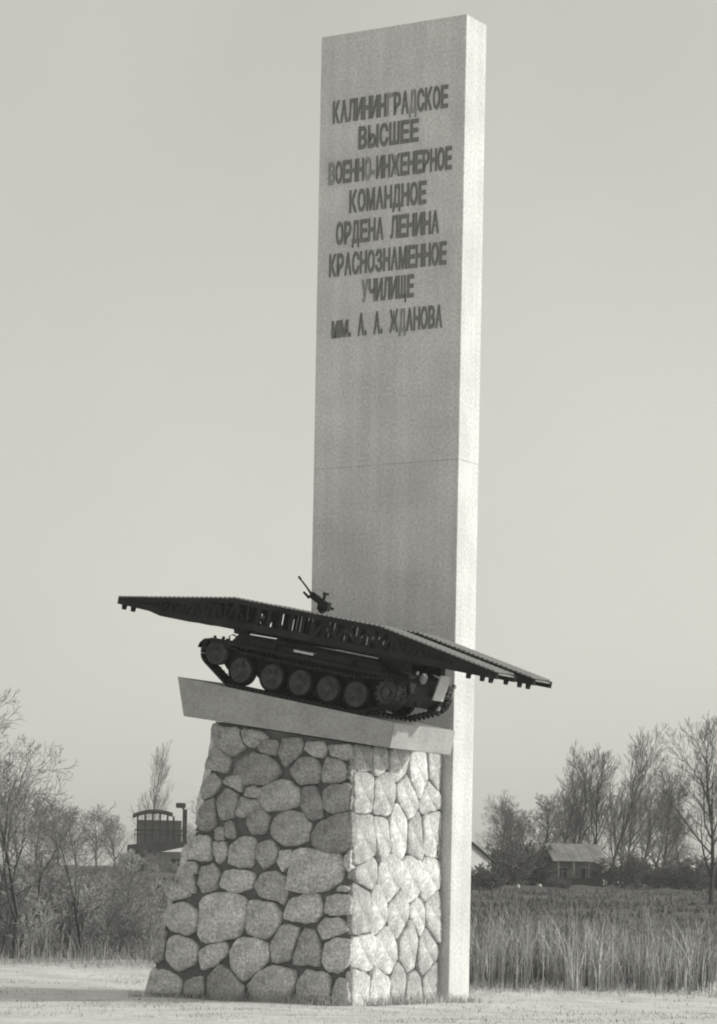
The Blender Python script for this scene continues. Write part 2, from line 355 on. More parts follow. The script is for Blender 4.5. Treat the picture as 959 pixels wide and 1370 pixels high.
FRONT_STONES = [
    [(-3.12,3.06),(-2.93,3.32),(-2.63,3.39),(-2.36,3.29),(-2.31,2.9),(-2.39,2.73),(-2.58,2.81),(-3.0,2.93)],
    [(-2.14,3.05),(-2.08,3.42),(-2.03,4.07),(-0.73,4.05),(-0.68,3.5),(-0.73,3.24),(-1.14,3.09),(-1.78,3.04)],
    [(-2.22,2.34),(-2.12,2.7),(-1.67,2.85),(-1.31,2.88),(-1.24,2.53),(-1.39,2.34),(-1.69,2.3),(-1.96,2.35)],
    [(-1.02,2.47),(-0.95,2.82),(-0.69,2.98),(-0.32,2.89),(-0.29,2.74),(-0.29,2.42),(-0.83,2.41)],
    [(-1.23,2.05),(-1.05,2.25),(-0.6,2.29),(-0.45,2.07),(-0.82,1.9),(-1.12,1.83)],
    [(-1.06,1.16),(-1.04,1.61),(-0.74,1.77),(-0.29,1.78),(-0.29,1.15),(-0.65,1.04),(-0.99,1.03)],
    [(-2.01,1.14),(-1.79,1.82),(-1.61,1.97),(-1.42,1.89),(-1.22,1.51),(-1.21,1.14)],
    [(-2.69,1.58),(-2.56,1.9),(-2.33,2.07),(-1.87,2.01),(-2.02,1.59),(-2.16,1.23),(-2.58,1.22)],
    [(-3.44,1.92),(-3.34,2.67),(-2.65,2.64),(-2.49,2.35),(-2.56,2.06),(-2.83,1.82),(-3.25,1.86)],
    [(-3.84,1.33),(-3.67,1.65),(-3.48,1.72),(-2.86,1.61),(-2.92,1.22),(-3.34,0.78),(-3.53,0.72),(-3.77,0.94)],
    [(-3.37,0.46),(-3.04,0.86),(-2.58,0.97),(-2.31,0.87),(-2.04,0.85),(-2.15,0.52),(-2.3,0.36),(-2.75,0.28),(-3.22,0.37)],
    [(-1.81,0.6),(-1.62,0.89),(-1.32,0.8),(-0.98,0.84),(-1.01,0.43),(-1.08,0.14),(-1.46,0.19),(-1.73,0.34)],
    [(-0.71,0.28),(-0.57,0.73),(-0.29,0.77),(-0.29,0.13),(-0.63,0.1)],
    [(-4.97,1.89),(-4.83,2.71),(-4.59,2.88),(-3.89,2.89),(-3.61,2.7),(-3.53,2.34),(-3.75,1.85),(-4.02,1.81),(-4.49,1.7),(-4.76,1.67)],
    [(-6.11,2.14),(-6.04,2.6),(-5.54,2.62),(-5.06,2.45),(-5.13,1.96),(-5.32,1.82),(-5.84,1.98)],
    [(-6.0,1.15),(-5.91,1.61),(-5.72,1.75),(-5.28,1.69),(-5.08,1.5),(-5.11,1.17),(-5.62,1.02)],
    [(-4.86,1.37),(-4.64,1.47),(-4.1,1.58),(-4.13,1.45),(-4.48,1.05),(-4.75,1.01)],
    [(-4.65,0.23),(-4.59,0.69),(-4.24,0.99),(-4.0,0.8),(-3.6,0.45),(-3.64,0.22),(-4.22,0.16)],
    [(-6.61,0.24),(-6.5,0.74),(-6.22,0.8),(-5.89,0.62),(-5.53,0.6),(-5.51,0.27)],
    [(-5.41,0.24),(-5.39,0.57),(-4.86,0.68),(-4.83,0.27)],
    [(-4.32,3.11),(-4.14,3.41),(-3.71,3.44),(-3.36,3.35),(-3.39,3.15),(-3.7,3.02),(-4.05,2.98)],
    [(-4.97,3.17),(-4.88,3.53),(-4.57,3.6),(-4.45,3.44),(-4.48,3.04),(-4.83,3.01)],
    [(-5.56,3.46),(-5.2,3.46),(-5.11,2.97),(-5.38,2.84),(-5.63,3.07)],
    [(-3.97,3.76),(-3.92,4.12),(-3.61,4.25),(-3.3,4.3),(-3.25,3.9),(-3.4,3.7),(-3.71,3.67)],
    [(-4.65,7.29),(-3.79,7.21),(-3.82,6.99),(-3.62,6.72),(-4.05,6.5),(-4.6,6.87)],
    [(-4.79,6.22),(-4.83,6.48),(-4.6,6.8),(-4.08,6.44),(-4.19,6.11),(-4.59,6.15)],
    [(-3.71,7.2),(-3.21,7.14),(-2.9,7.0),(-3.35,6.72),(-3.63,6.87)],
    [(-5.05,5.63),(-4.9,5.92),(-4.59,6.08),(-4.38,5.82),(-4.61,5.49),(-4.89,5.4)],
    [(-4.04,5.95),(-3.81,6.3),(-3.35,6.49),(-2.81,6.45),(-2.61,6.09),(-2.8,5.79),(-3.33,5.73),(-3.8,5.73)],
    [(-4.49,5.1),(-4.41,5.39),(-4.11,5.65),(-3.83,5.49),(-3.93,4.9),(-4.32,4.9)],
    [(-4.27,5.82),(-4.11,5.98),(-3.76,5.94),(-3.72,5.59),(-3.99,5.7)],
    [(-3.56,5.65),(-3.33,5.73),(-3.06,5.65),(-3.17,5.39),(-3.56,5.45)],
    [(-4.97,4.74),(-4.88,5.27),(-4.57,5.43),(-4.48,4.64),(-4.71,4.58)],
    [(-5.33,3.99),(-5.24,4.38),(-4.71,4.35),(-4.62,3.99),(-4.69,3.81),(-5.35,3.81)],
    [(-4.56,3.99),(-4.55,4.25),(-4.19,4.25),(-4.13,3.96),(-4.38,3.79)],
    [(-5.44,3.62),(-5.34,3.74),(-5.09,3.74),(-5.08,3.43),(-5.48,3.39)],
    [(-2.51,6.55),(-2.44,6.88),(-1.98,6.91),(-1.81,6.79),(-2.05,6.51),(-2.35,6.32)],
    [(-1.71,6.81),(-1.22,6.77),(-1.11,6.64),(-1.25,6.46),(-1.52,6.5),(-1.75,6.66)],
    [(-2.12,6.12),(-1.85,6.34),(-1.44,6.39),(-1.28,6.11),(-1.39,5.84),(-1.88,5.88)],
    [(-1.19,6.08),(-1.1,6.37),(-0.69,6.33),(-0.48,6.1),(-0.53,5.87),(-0.94,5.76),(-1.18,5.86)],
    [(-1.03,6.7),(-0.47,6.69),(-0.29,6.64),(-0.29,6.38),(-0.54,6.41),(-0.95,6.49)],
    [(-3.21,5.48),(-3.06,5.69),(-2.41,5.75),(-1.97,5.57),(-1.89,5.25),(-2.4,5.11),(-3.09,5.05),(-3.23,5.23)],
    [(-1.81,5.38),(-1.72,5.57),(-1.5,5.63),(-1.23,5.25),(-1.3,4.93),(-1.52,4.93),(-1.75,5.12)],
    [(-1.12,5.54),(-0.94,5.71),(-0.41,5.71),(-0.29,5.31),(-0.44,5.13),(-0.81,4.97),(-1.07,5.1)],
    [(-2.66,4.71),(-2.51,4.98),(-2.25,5.08),(-1.86,4.95),(-1.67,4.67),(-1.7,4.38),(-2.0,4.22),(-2.38,4.32),(-2.69,4.48)],
    [(-1.47,4.38),(-1.25,4.67),(-0.66,4.99),(-0.33,5.02),(-0.29,4.73),(-0.29,4.16),(-0.57,4.07),(-1.05,4.0),(-1.39,4.13)],
    [(-0.42,5.91),(-0.37,6.2),(-0.29,6.21),(-0.29,5.78),(-0.31,5.85)],
    [(-0.29,5.64),(-0.29,5.65),(-0.29,5.05),(-0.29,5.13)],
    [(-3.47,5.08),(-3.32,5.23),(-3.05,5.13),(-2.85,4.9),(-3.04,4.58),(-3.31,4.58),(-3.51,4.77)],
    [(-3.22,3.86),(-3.15,4.16),(-2.76,4.25),(-2.57,4.06),(-2.68,3.77),(-2.94,3.69)],
    [(-2.54,3.77),(-2.45,4.01),(-2.11,4.05),(-2.1,3.64),(-2.4,3.59)],
    [(-0.41,3.88),(-0.29,4.07),(-0.29,3.56),(-0.29,3.59),(-0.45,3.78)],
    [(-4.17,4.77),(-3.97,4.81),(-3.92,4.38),(-4.16,4.35)],
    [(-4.55,4.61),(-4.24,4.68),(-4.19,4.32),(-4.51,4.3)],
    [(-3.71,5.39),(-3.17,5.32),(-3.09,5.16),(-3.55,4.9),(-3.82,4.94)],
    [(-6.11,3.13),(-5.71,3.36),(-5.22,2.84),(-5.86,2.73),(-6.18,2.8)],
    [(-6.22,1.84),(-6.04,1.94),(-6.09,1.18),(-6.24,1.04)],
    [(-3.17,6.93),(-2.59,6.84),(-2.62,6.55),(-2.89,6.52),(-3.2,6.68)],
    [(-0.77,3.02),(-0.62,3.15),(-0.36,3.05),(-0.47,2.98)]]
to_front = lambda x, y, h: Vector((x, PB - h, y)) + OFF
def area2(p): return sum(p[k][0] * p[(k + 1) % len(p)][1] - p[(k + 1) % len(p)][0] * p[k][1] for k in range(len(p)))
def pip(x, y, p):
    c = False
    for k in range(len(p)):
        (x1, y1), (x2, y2) = p[k - 1], p[k]
        if (y1 > y) != (y2 > y) and x < (x2 - x1) * (y - y1) / (y2 - y1) + x1: c = not c
    return c
def seg_d(x, y, p):
    best = 9
    for k in range(len(p)):
        (x1, y1), (x2, y2) = p[k - 1], p[k]; dx, dy = x2 - x1, y2 - y1
        t = max(0, min(1, ((x - x1) * dx + (y - y1) * dy) / max(1e-9, dx * dx + dy * dy)))
        best = min(best, math.hypot(x - x1 - dx * t, y - y1 - dy * t))
    return best
traced = [p if area2(p) > 0 else p[::-1] for p in FRONT_STONES]
laid = []
for i_, p in enumerate(traced):          # let each stone swell until only the joint is left
    pts = p; out = []; nn = len(pts); others = [o for j_, o in enumerate(traced) if j_ != i_]
    for k in range(nn):
        tx_, ty_ = pts[(k + 1) % nn][0] - pts[k - 1][0], pts[(k + 1) % nn][1] - pts[k - 1][1]; L_ = math.hypot(tx_, ty_) or 1
        ox_, oy_ = ty_ / L_, -tx_ / L_; x, y = pts[k]
        joint = .07 if y < 3.6 else .045
        mv = max(-.02, min(.25, (min(seg_d(x, y, o) for o in others) - joint) / 2))
        for _ in range(5):
            if pip(x + ox_ * mv, y + oy_ * mv, front): break
            mv -= .05
        out.append((x + ox_ * mv, y + oy_ * mv))
    laid.append(out)
# small stones wedged into the wide gaps
free = []
gx = -6.7
while gx < -.3:
    gzz = .05
    while gzz < 7.4:
        if pip(gx, gzz, front) and not any(pip(gx, gzz, p) for p in laid):
            free.append([gx, gzz, min([seg_d(gx, gzz, p) for p in laid] + [seg_d(gx, gzz, front) + .05])])
        gzz += .11
    gx += .11
while free:
    x, y, r_ = max(free, key=lambda q: q[2])
    if r_ < .19: break
    rr = r_ - .055; k = rnd.choice((5, 6, 7)); a0 = rnd.uniform(0, 6)
    laid.append([(x + rr * 1.1 * math.cos(a0 + 6.2832 * q / k) * rnd.uniform(.85, 1.1), y + rr * 1.1 * math.sin(a0 + 6.2832 * q / k) * rnd.uniform(.85, 1.1)) for q in range(k)])
    free = [[a, c, min(d, math.hypot(a - x, c - y) - rr)] for a, c, d in free if math.hypot(a - x, c - y) > rr]
for p in laid:
    cx, cy = sum(q[0] for q in p) / len(p), sum(q[1] for q in p) / len(p)
    poly = [(min(PR + .02, cx + (x - cx) * 1.05), cy + (y - cy) * 1.05) for x, y in p]
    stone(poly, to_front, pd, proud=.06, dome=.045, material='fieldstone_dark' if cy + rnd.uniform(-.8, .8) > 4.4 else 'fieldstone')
# sunlit side, laid in rough upright blocks
rs = []; SQ = .8            # stones here stand taller than wide
for r_ in range(7):
    k = 4 if r_ % 2 else 5
    for c_ in range(k):
        rs.append((PB + (c_ + .5 + rnd.uniform(-.2, .2)) * 4.55 / k, (.4 + r_ * 1.02 + rnd.uniform(-.25, .25)) * SQ, rnd.uniform(.2, .45)))
side = [(PB + .0, -.4 * SQ), (-.04, -.4 * SQ), (-.04, (under_slab(PR) - .03) * SQ), (PB, (under_slab(PR) - .03) * SQ)]
to_right = lambda x, y, h: Vector((PR + h, x, y)) + OFF
for poly in power_cells(rs, side, lambda z: .022):
    if poly: stone([(x, y / SQ) for x, y in poly], to_right, pd, proud=.005, dome=.03)
# battered far end, giving the lumpy left outline
ls = [(PB + (c_ + .5 + rnd.uniform(-.2, .2)) * 4.5 / 5, .4 + r_ * .8 + rnd.uniform(-.2, .2), rnd.uniform(.3, .5)) for r_ in range(9) for c_ in range(5)]
lside = [(PB, -.4), (-.1, -.4), (-.1, 7.4), (PB, 7.4)]
to_left = lambda x, y, h: Vector((left_a(y) - h, x, y)) + OFF
for poly in power_cells(ls, lside, lambda z: .07):
    if poly: stone(poly, to_left, pd, dome=.10)

# ---- sloping slab
TILT = R(11.4)
sb = empty('platform_slab', frame(-2.4, -3.17, 7.0), 'sloping grey concrete slab between the tank and the stone pedestal', 'slab')
prof = [(-5.72, 8.62), (.965, 7.272), (.825, 6.635), (-5.507, 7.572)]
m = MB(); m.prism([(a + 2.4, z - 7.0) for a, z in prof], -4.75 + 3.17, -1.6 + 3.17); bevel(m.build('slab', 'slab_concrete', sb), .03, 2)

# ------------------------------------------------------------------ bridge-laying tank (local x: rearwards along the slope, y: away, z: up from slab)
TF = frame(-5.719, 0, 8.559, TILT)
tk = empty('bridge_layer_tank', TF @ Matrix.Translation((3.6, -3.24, .06)), 'dark tracked bridge-laying tank without turret parked nose-up on the slab', 'tank')
W = 1.40     # half width over the tracks
def part(mb, name, material='dark_paint', parent=tk, smooth=False, bev=0):
    o = mb.build(name, material, parent, smooth); fixn(o)
    if bev: bevel(o, bev, 1)
    return o
X = lambda s_: s_ - 3.6          # station along the hull measured from the slab's upper edge
hull = [(X(.55), .95), (X(1.1), .42), (X(6.3), .42), (X(6.75), .75), (X(6.62), 1.2), (X(5.9), 1.42), (X(1.75), 1.42), (X(1.2), 1.2)]
m = MB(); m.prism(hull, -.92, .92); part(m, 'hull', bev=.03)
m = MB(); m.prism([(X(1.25), 1.14), (X(1.5), 1.44), (X(5.8), 1.44), (X(6.3), 1.14)], -1.25, 1.25); part(m, 'superstructure', bev=.02)
# running gear
wheel_s = [1.73, 2.72, 3.60, 4.48, 5.33]; WH = .49; WR = .40
path = []
def arc(cx, cz, r, a0, a1, k=10):
    for i in range(k + 1):
        t = R(a0 + (a1 - a0) * i / k); path.append((cx + r * math.cos(t), cz + r * math.sin(t)))
arc(X(.87), .82, .36, 95, 235); 
path += [(X(1.45), .055)] ; path += [(X(5.6), .055)]
arc(X(6.26), .70, .36, -62, 85)
for s_ in (5.33, 4.48, 3.6, 2.72, 1.73): path.append((X(s_), .935 + (.02 if s_ in (1.73,) else -.01)))
def resample(pts, step):
    pts = pts + [pts[0]]; res = []; acc = 0
    for p, q in zip(pts, pts[1:]):
        L = math.dist(p, q); t = -acc
        while t + step <= L + 1e-9:
            t += step; res.append((p[0] + (q[0] - p[0]) * t / L, p[1] + (q[1] - p[1]) * t / L, math.atan2(q[1] - p[1], q[0] - p[0])))
        acc = L - t
    return res
links = resample(path, .137)
def make_track(y0, y1):
    m = MB()
    for x, z, an in links:
        d = Vector((math.cos(an), 0, math.sin(an))); nrm = Vector((-d.z, 0, d.x)); c = Vector((x, 0, z))
        for (hw, t0, t1, ya, yb) in ((.062, -.025, .02, y0, y1), (.018, -.05, -.02, y0 + .02, y1 - .02), (.03, .02, .11, (y0 + y1) / 2 - .03, (y0 + y1) / 2 + .03)):
            vs_ = [c + d * (hw * i) + Vector((0, yy, 0)) + nrm * (-t) * -1 * -1 for i in (-1, 1) for yy in (ya, yb) for t in (t0, t1)]
            m.add(vs_, [(0, 1, 3, 2), (4, 6, 7, 5), (0, 4, 5, 1), (2, 3, 7, 6), (0, 2, 6, 4), (1, 5, 7, 3)])
    return part(m, 'track', 'track_steel')
make_track(-W, -W + .56); make_track(W - .56, W)
# one wheel: tyre, pressed disc with five ribs, hub
wroot = None
def make_wheel():
    d = MB(); d.lathe_y([(.33, .10), (.33, -.09), (.30, -.105), (.27, -.075), (.12, -.03), (.12, -.12), (.07, -.14), (0, -.14)], 20)
    w = part(d, 'road_wheel', 'wheel_paint', tk, True)
    t = MB(); t.lathe_y([(.331, -.095), (WR - .02, -.095), (WR, -.08), (WR, .10), (WR - .02, .12), (.331, .12), (.331, -.095)], 24); part(t, 'tyre', 'rubber', w)
    r_ = MB()
    for k in range(5):
        a = 2 * math.pi * k / 5 + .3
        r_.bar((.10 * math.cos(a), -.075, .10 * math.sin(a)), (.275 * math.cos(a), -.075, .275 * math.sin(a)), .03, .07)
    part(r_, 'rib', 'wheel_paint', w)
    h = MB(); h.lathe_y([(.075, -.14), (.07, -.17), (.0, -.175)], 12); part(h, 'hub_cap', 'wheel_paint', w)
    return w
w0 = make_wheel(); first = True
for sgn in (-1, 1):
    for i, s_ in enumerate(wheel_s):
        o = w0 if first else copy_tree(w0, tk); first = False
        o.location = (X(s_), sgn * (W - .27), WH); o.rotation_euler = (0, .37 * i, 0 if sgn < 0 else math.pi)
    d = MB(); d.lathe_y([(.25, .12), (.32, .12), (.32, -.12), (.27, -.13), (.22, -.06), (.08, -.05), (.08, -.15), (0, -.15)], 18)
    o = part(d, 'idler_wheel', 'wheel_paint', tk, True); o.location = (X(.87), sgn * (W - .27), .82); o.rotation_euler = (0, 0, 0 if sgn < 0 else math.pi)
    d = MB(); d.lathe_y([(.30, .14), (.30, -.14), (.22, -.14), (.20, -.08), (.10, -.08), (.10, -.17), (0, -.17)], 18)
    for k in range(13):
        a = 2 * math.pi * k / 13
        for yy in (-.12, .08): d.box(.0, .0, 0, 0, 0, 0) if False else d.bar((.27 * math.cos(a), yy, .27 * math.sin(a)), (.36 * math.cos(a), yy, .36 * math.sin(a)), .04, .06)
    o = part(d, 'drive_sprocket', 'wheel_paint', tk); o.location = (X(6.26), sgn * (W - .27), .70); o.rotation_euler = (0, 0, 0 if sgn < 0 else math.pi)
    # fender with curled front and rear ends
    fp = [(.40, .90), (.43, 1.0), (.55, 1.12), (.75, 1.165), (6.3, 1.165), (6.5, 1.12), (6.6, 1.02)]
    m = MB(); y0, y1 = (-W - .02, -W + .62) if sgn < 0 else (W - .62, W + .02)
    m.prism([(X(a), z) for a, z in fp] + [(X(a), z - .035) for a, z in reversed(fp)], y0, y1); part(m, 'fender')
    m = MB(); yy = -W - .04 if sgn < 0 else W + .02
    m.box(X(.75), X(6.3), yy, yy + .02, 1.08, 1.17); part(m, 'fender_rail')
    for a, c in ((1.95, 2.75), (2.95, 3.5), (4.0, 5.1), (5.3, 6.0)):
        m = MB(); h = .17 if a != 4.0 else .22
        yb = (-W + .05, -W + .5) if sgn < 0 else (W - .5, W - .05)
        m.box(X(a), X(c), yb[0], yb[1], 1.17, 1.17 + h); part(m, 'stowage_box', bev=.02)
    m = MB(); yb = (-W + .03) if sgn < 0 else W - .03
    m.tube([(X(1.2), yb + (.2 if sgn < 0 else -.2), 1.17), (X(1.15), yb + (.2 if sgn < 0 else -.2), 1.30), (X(1.25), yb + (.2 if sgn < 0 else -.2), 1.36), (X(1.5), yb + (.2 if sgn < 0 else -.2), 1.30), (X(1.6), yb + (.2 if sgn < 0 else -.2), 1.17)], .02, 6); part(m, 'lamp_guard')
    for k in range(4):
        s_ = wheel_s[k] + .45; m = MB(); m.bar((X(s_), sgn * .95, .62), (X(s_) - .3, sgn * 1.05, .5), .1, .08); part(m, 'suspension_arm')
m = MB(); m.tube([(X(3.85), -W + .1, 1.30), (X(4.35), -W + .1, 1.30)], .02, 6); m.build('grab_rail', 'tread_worn', tk)
m = MB(); m.box(X(3.35), X(3.95), -W - .0, -W + .04, 1.24, 1.30); part(m, 'tool_bar', 'pale_paint')
# launcher: front cradle, middle beam, rear frame, hydraulic ram
for sgn in (-1, 1):
    m = MB(); m.prism([(X(1.3), 1.40), (X(1.25), 1.60), (X(1.55), 1.60), (X(1.75), 1.40)], sgn * 1.12 - .1, sgn * 1.12 + .1); part(m, 'front_cradle', bev=.015)
    m = MB(); m.prism([(X(5.6), 1.42), (X(5.75), 1.60), (X(6.5), 1.60), (X(6.55), 1.3)], sgn * .9 - .12, sgn * .9 + .12); part(m, 'rear_cradle', bev=.015)
for a, c in ((1.32, 1.5), (5.9, 6.1)):
    m = MB(); m.box(X(a), X(c), -1.0, 1.0, 1.46, 1.58); part(m, 'cradle_beam', bev=.015)
m = MB(); m.box(X(2.0), X(6.3), -.22, .22, 1.50, 1.72); part(m, 'launching_beam', bev=.02)
m = MB(); m.tube([(X(2.2), -.45, 1.5), (X(4.0), -.45, 1.56)], .075, 10); m.tube([(X(4.0), -.45, 1.56), (X(5.4), -.45, 1.6)], .045, 10); part(m, 'hydraulic_ram')
m = MB(); m.lathe_y([(0, -.3), (.28, -.3), (.28, .3), (0, .3)], 16); o = part(m, 'commander_hatch', smooth=False); o.rotation_euler = (R(90), 0, 0); o.location = (X(3.05), 0, 1.78)
# heavy machine gun on its post
mg = MB(); mg.tube([(X(3.09), 0, 1.7), (X(3.09), 0, 2.55)], [.08, .05], 8); mgo = part(mg, 'machine_gun')
m = MB(); m.tube([(X(2.72), 0, 2.74), (X(2.5), 0, 2.93), (X(2.22), 0, 3.14)], [.04, .026, .022], 8); m.tube([(X(2.25), 0, 3.12), (X(2.18), 0, 3.175)], [.036, .03], 8); part(m, 'gun_barrel', parent=mgo)
m = MB(); m.tube([(X(2.62), 0, 2.68), (X(2.42), 0, 2.80)], [.04, .03], 6); part(m, 'gas_tube', parent=mgo)
m = MB(); m.bar((X(2.66), 0, 2.78), (X(3.18), 0, 2.56), .14, .17); part(m, 'receiver', parent=mgo, bev=.015)
m = MB(); m.bar((X(3.1), -.06, 2.62), (X(3.14), -.06, 2.88), .05, .06); m.bar((X(3.14), -.14, 2.86), (X(3.14), .06, 2.86), .07, .07, Vector((0, 0, 1))); part(m, 'gun_sight', parent=mgo)
m = MB(); m.box(X(3.08), X(3.4), -.28, -.08, 2.42, 2.66); part(m, 'ammunition_box', parent=mgo, bev=.02)
m = MB(); m.prism([(X(2.95), 2.62), (X(3.22), 2.62), (X(3.13), 2.36), (X(3.05), 2.36)], -.1, .1); part(m, 'cradle', parent=mgo)
m = MB(); m.bar((X(3.2), 0, 2.56), (X(3.42), 0, 2.50), .06, .06); part(m, 'grip', parent=mgo)
# rear plate fittings
m = MB(); m.lathe_y([(0, -.06), (.13, -.05), (.15, 0), (.13, .05), (0, .06)], 16); o = part(m, 'rear_lamp', 'lamp_glass', smooth=True); o.rotation_euler = (0, 0, R(90)); o.location = (X(6.74), -.42, 1.2)
m = MB(); m.lathe_y([(0, -.04), (.05, -.03), (.06, 0), (0, .05)], 10); o = part(m, 'marker_lamp', 'lamp_glass'); o.rotation_euler = (0, 0, R(90)); o.location = (X(6.72), -.75, 1.33)
m = MB(); m.prism([(X(6.92), 1.36), (X(6.96), 1.36), (X(6.84), .70), (X(6.80), .70)], .10, .62); part(m, 'mudflap', 'pale_paint')
for (y_, z_) in ((1.15, 1.12), (1.12, .9), (.55, .5), (1.2, .72)):
    m = MB(); m.lathe_y([(0, -.05), (.055, -.04), (.07, 0), (.05, .05), (0, .05)], 10); o = part(m, 'towing_eye', 'lamp_glass'); o.location = (X(6.78), y_, z_); o.rotation_euler = (0, 0, R(90))
for sgn in (-1, 1):
    m = MB(); m.prism([(X(6.7), .62), (X(6.8), .6), (X(6.8), .48), (X(6.68), .45)], sgn * .55 - .05, sgn * .55 + .05); part(m, 'tow_hook')

# ------------------------------------------------------------------ folding bridge on the tank
br = empty('assault_bridge', TF @ Matrix.Translation((3.55, -3.12, 1.6)), 'long dark lattice assault bridge lying folded over the tank', 'bridge')
SX = lambda s_: s_ - 3.55; HZ = lambda h: h - 1.6
top = [(-2.34, 1.80), (1.33, 2.36), (5.81, 2.36), (9.42, 1.79)]
bot = [(-2.34, 1.63), (-1.27, 1.60), (-.9, 1.53), (.06, 1.53), (1.66, 1.63), (8.1, 1.63), (9.42, 1.63)]
tz = lambda s_: interp(s_, top); bz = lambda s_: interp(s_, bot)
def chord(mb, pts, y0, y1, t, up):
    pr_ = [(SX(s_), HZ(h)) for s_, h in pts]
    mb.prism(pr_ + [(a, h + (t if up else -t)) for a, h in reversed(pr_)], y0, y1)
for (ya, yb) in ((-1.63, -.66), (.34, 1.31)):
    for yy in (ya, yb - .07):
        tr = MB(); chord(tr, top, yy, yy + .07, .13, False); part(tr, 'top_chord', 'bridge_paint', br)
    for yy in (ya - .02, yb - .09):
        tr = MB(); chord(tr, bot, yy, yy + .11, .17, True); part(tr, 'bottom_chord', 'bridge_paint', br)
    tr = MB(); tr.box(SX(-1.1), SX(.1), ya + .1, yb - .1, HZ(1.55), HZ(1.62)); part(tr, 'ramp_shoe', 'bridge_paint', br)
    # lattice
    st_ = [-2.0 + .345 * i for i in range(34)]
    for yy in (ya + .02, yb - .05):
        for i, s_ in enumerate(st_):
            m = MB(); m.box(SX(s_) - .045, SX(s_) + .045, yy, yy + .03, HZ(bz(s_)) + .05, HZ(tz(s_)) - .05); part(m, 'lattice_post', 'bridge_paint', br)
            if i < len(st_) - 1:
                if 1.3 < s_ < 3.6: continue
                s2 = st_[i + 1]; m = MB()
                p, q = ((s_, bz(s_) + .1), (s2, tz(s2) - .06)) if (i % 2) else ((s_, tz(s_) - .06), (s2, bz(s2) + .1))
                m.bar((SX(p[0]), yy + .015, HZ(p[1])), (SX(q[0]), yy + .015, HZ(q[1])), .026, .085); part(m, 'lattice_brace', 'bridge_paint', br)
    # closed side plating on the folded ramps
    for s0, s1 in ((-2.3, .9), (6.3, 9.4)):
        pts = [s0 + (s1 - s0) * k / 8 for k in range(9)]; yy = ya + .055
        m = MB(); m.prism([(SX(a), HZ(bz(a)) + .05) for a in pts] + [(SX(a), HZ(tz(a)) - .06) for a in reversed(pts)], yy, yy + .015)
        part(m, 'ramp_plate', 'bridge_paint', br)
    # deck: cross treads, one by one
    s_ = -2.3; kk = 0
    base = None
    while s_ < 9.4:
        z = HZ(tz(s_)); sl = math.atan2(tz(s_ + .05) - tz(s_ - .05), .1)
        if base is None:
            m = MB(); m.box(-.045, .045, ya - .02, yb + .02, .0, .035); base = part(m, 'deck_tread', 'tread_worn', br); o = base
        else:
            o = base.copy(); col.objects.link(o)
        o.location = (SX(s_), 0, z + .003); o.rotation_euler = (0, -sl, 0); s_ += .145; kk += 1
    m = MB(); chord(m, [(a, h - .02) for a, h in top], ya + .08, yb - .08, .03, False); part(m, 'deck_plate', 'tread_worn', br)
    for s_ in (-2.15, -1.85, 8.6, 9.0, 9.25):
        m = MB(); m.prism([(SX(s_) - .05, HZ(bz(s_))), (SX(s_) + .05, HZ(bz(s_))), (SX(s_) + .03, HZ(bz(s_)) - .12), (SX(s_) - .03, HZ(bz(s_)) - .12)], ya, ya + .12); part(m, 'ground_spur', 'bridge_paint', br)
for s_ in (-.6, 1.4, 3.6, 5.7, 7.6):
    m = MB(); m.tube([(SX(s_), -.7, HZ((tz(s_) + bz(s_)) / 2)), (SX(s_), .4, HZ((tz(s_) + bz(s_)) / 2))], .06, 8); part(m, 'cross_tie', 'bridge_paint', br)

# ------------------------------------------------------------------ houses on the rise
def at(px, d):            # metres to the side of the view axis for a column of the frame at distance d
    return (px - 479.5) / 4000 * d
def gz(x, y): return ground_z(x, y)
# porch house
hx, hy = at(772, 300), 220; hz = gz(hx, hy) - .1
H1 = empty('porch_house', Matrix.Translation((hx, hy, hz)) @ Matrix.Rotation(R(16), 4, 'Z'), 'small dark house with pale pitched roof and porch posts among bare trees', 'house')
m = MB(); m.box(-2.7, 2.6, .6, 4.4, -.6, 2.75); part(m, 'wall', 'house_wall_grey', H1)
m = MB(); m.add([(-2.7, .6, 2.75), (-2.7, 4.4, 2.75), (-2.7, 2.1, 4.5), (-2.55, .6, 2.75), (-2.55, 4.4, 2.75), (-2.55, 2.1, 4.5)], [(0, 1, 2), (5, 4, 3), (0, 3, 4, 1), (1, 4, 5, 2), (2, 5, 3, 0)]); part(m, 'gable', 'house_dark', H1)
rf = MB(); rf.prism([(0, 0), (0, .06), (1, .06), (1, 0)], 0, .01)
def roof_planks(parent, x0, x1, p, q, k, material, name='roof_sheet'):
    """k sheets from ridge q(y,z) to eave p(y,z)"""
    w = (x1 - x0) / k; base_ = None
    d = Vector((0, p[0] - q[0], p[1] - q[1])); nrm = Vector((0, -d.z, d.y)).normalized()
    if nrm.z < 0: nrm = -nrm
    for i in range(k):
        xa, xb = x0 + i * w + .006, x0 + (i + 1) * w - .006; zz = nrm * (.012 if i % 2 else .0)
        c = [Vector((xa, q[0], q[1])), Vector((xb, q[0], q[1])), Vector((xb, p[0], p[1])), Vector((xa, p[0], p[1]))]
        vs_ = [a + zz for a in c] + [a + zz + nrm * .06 for a in c]
        m = MB(); m.add(vs_, [(0, 1, 2, 3), (7, 6, 5, 4), (0, 4, 5, 1), (1, 5, 6, 2), (2, 6, 7, 3), (3, 7, 4, 0)]); part(m, name, material, parent)
roof_planks(H1, -2.95, 2.85, (-.75, 2.78), (2.1, 4.62), 9, 'roof_pale')
roof_planks(H1, -2.95, 2.85, (4.8, 2.7), (2.1, 4.62), 9, 'roof_pale')
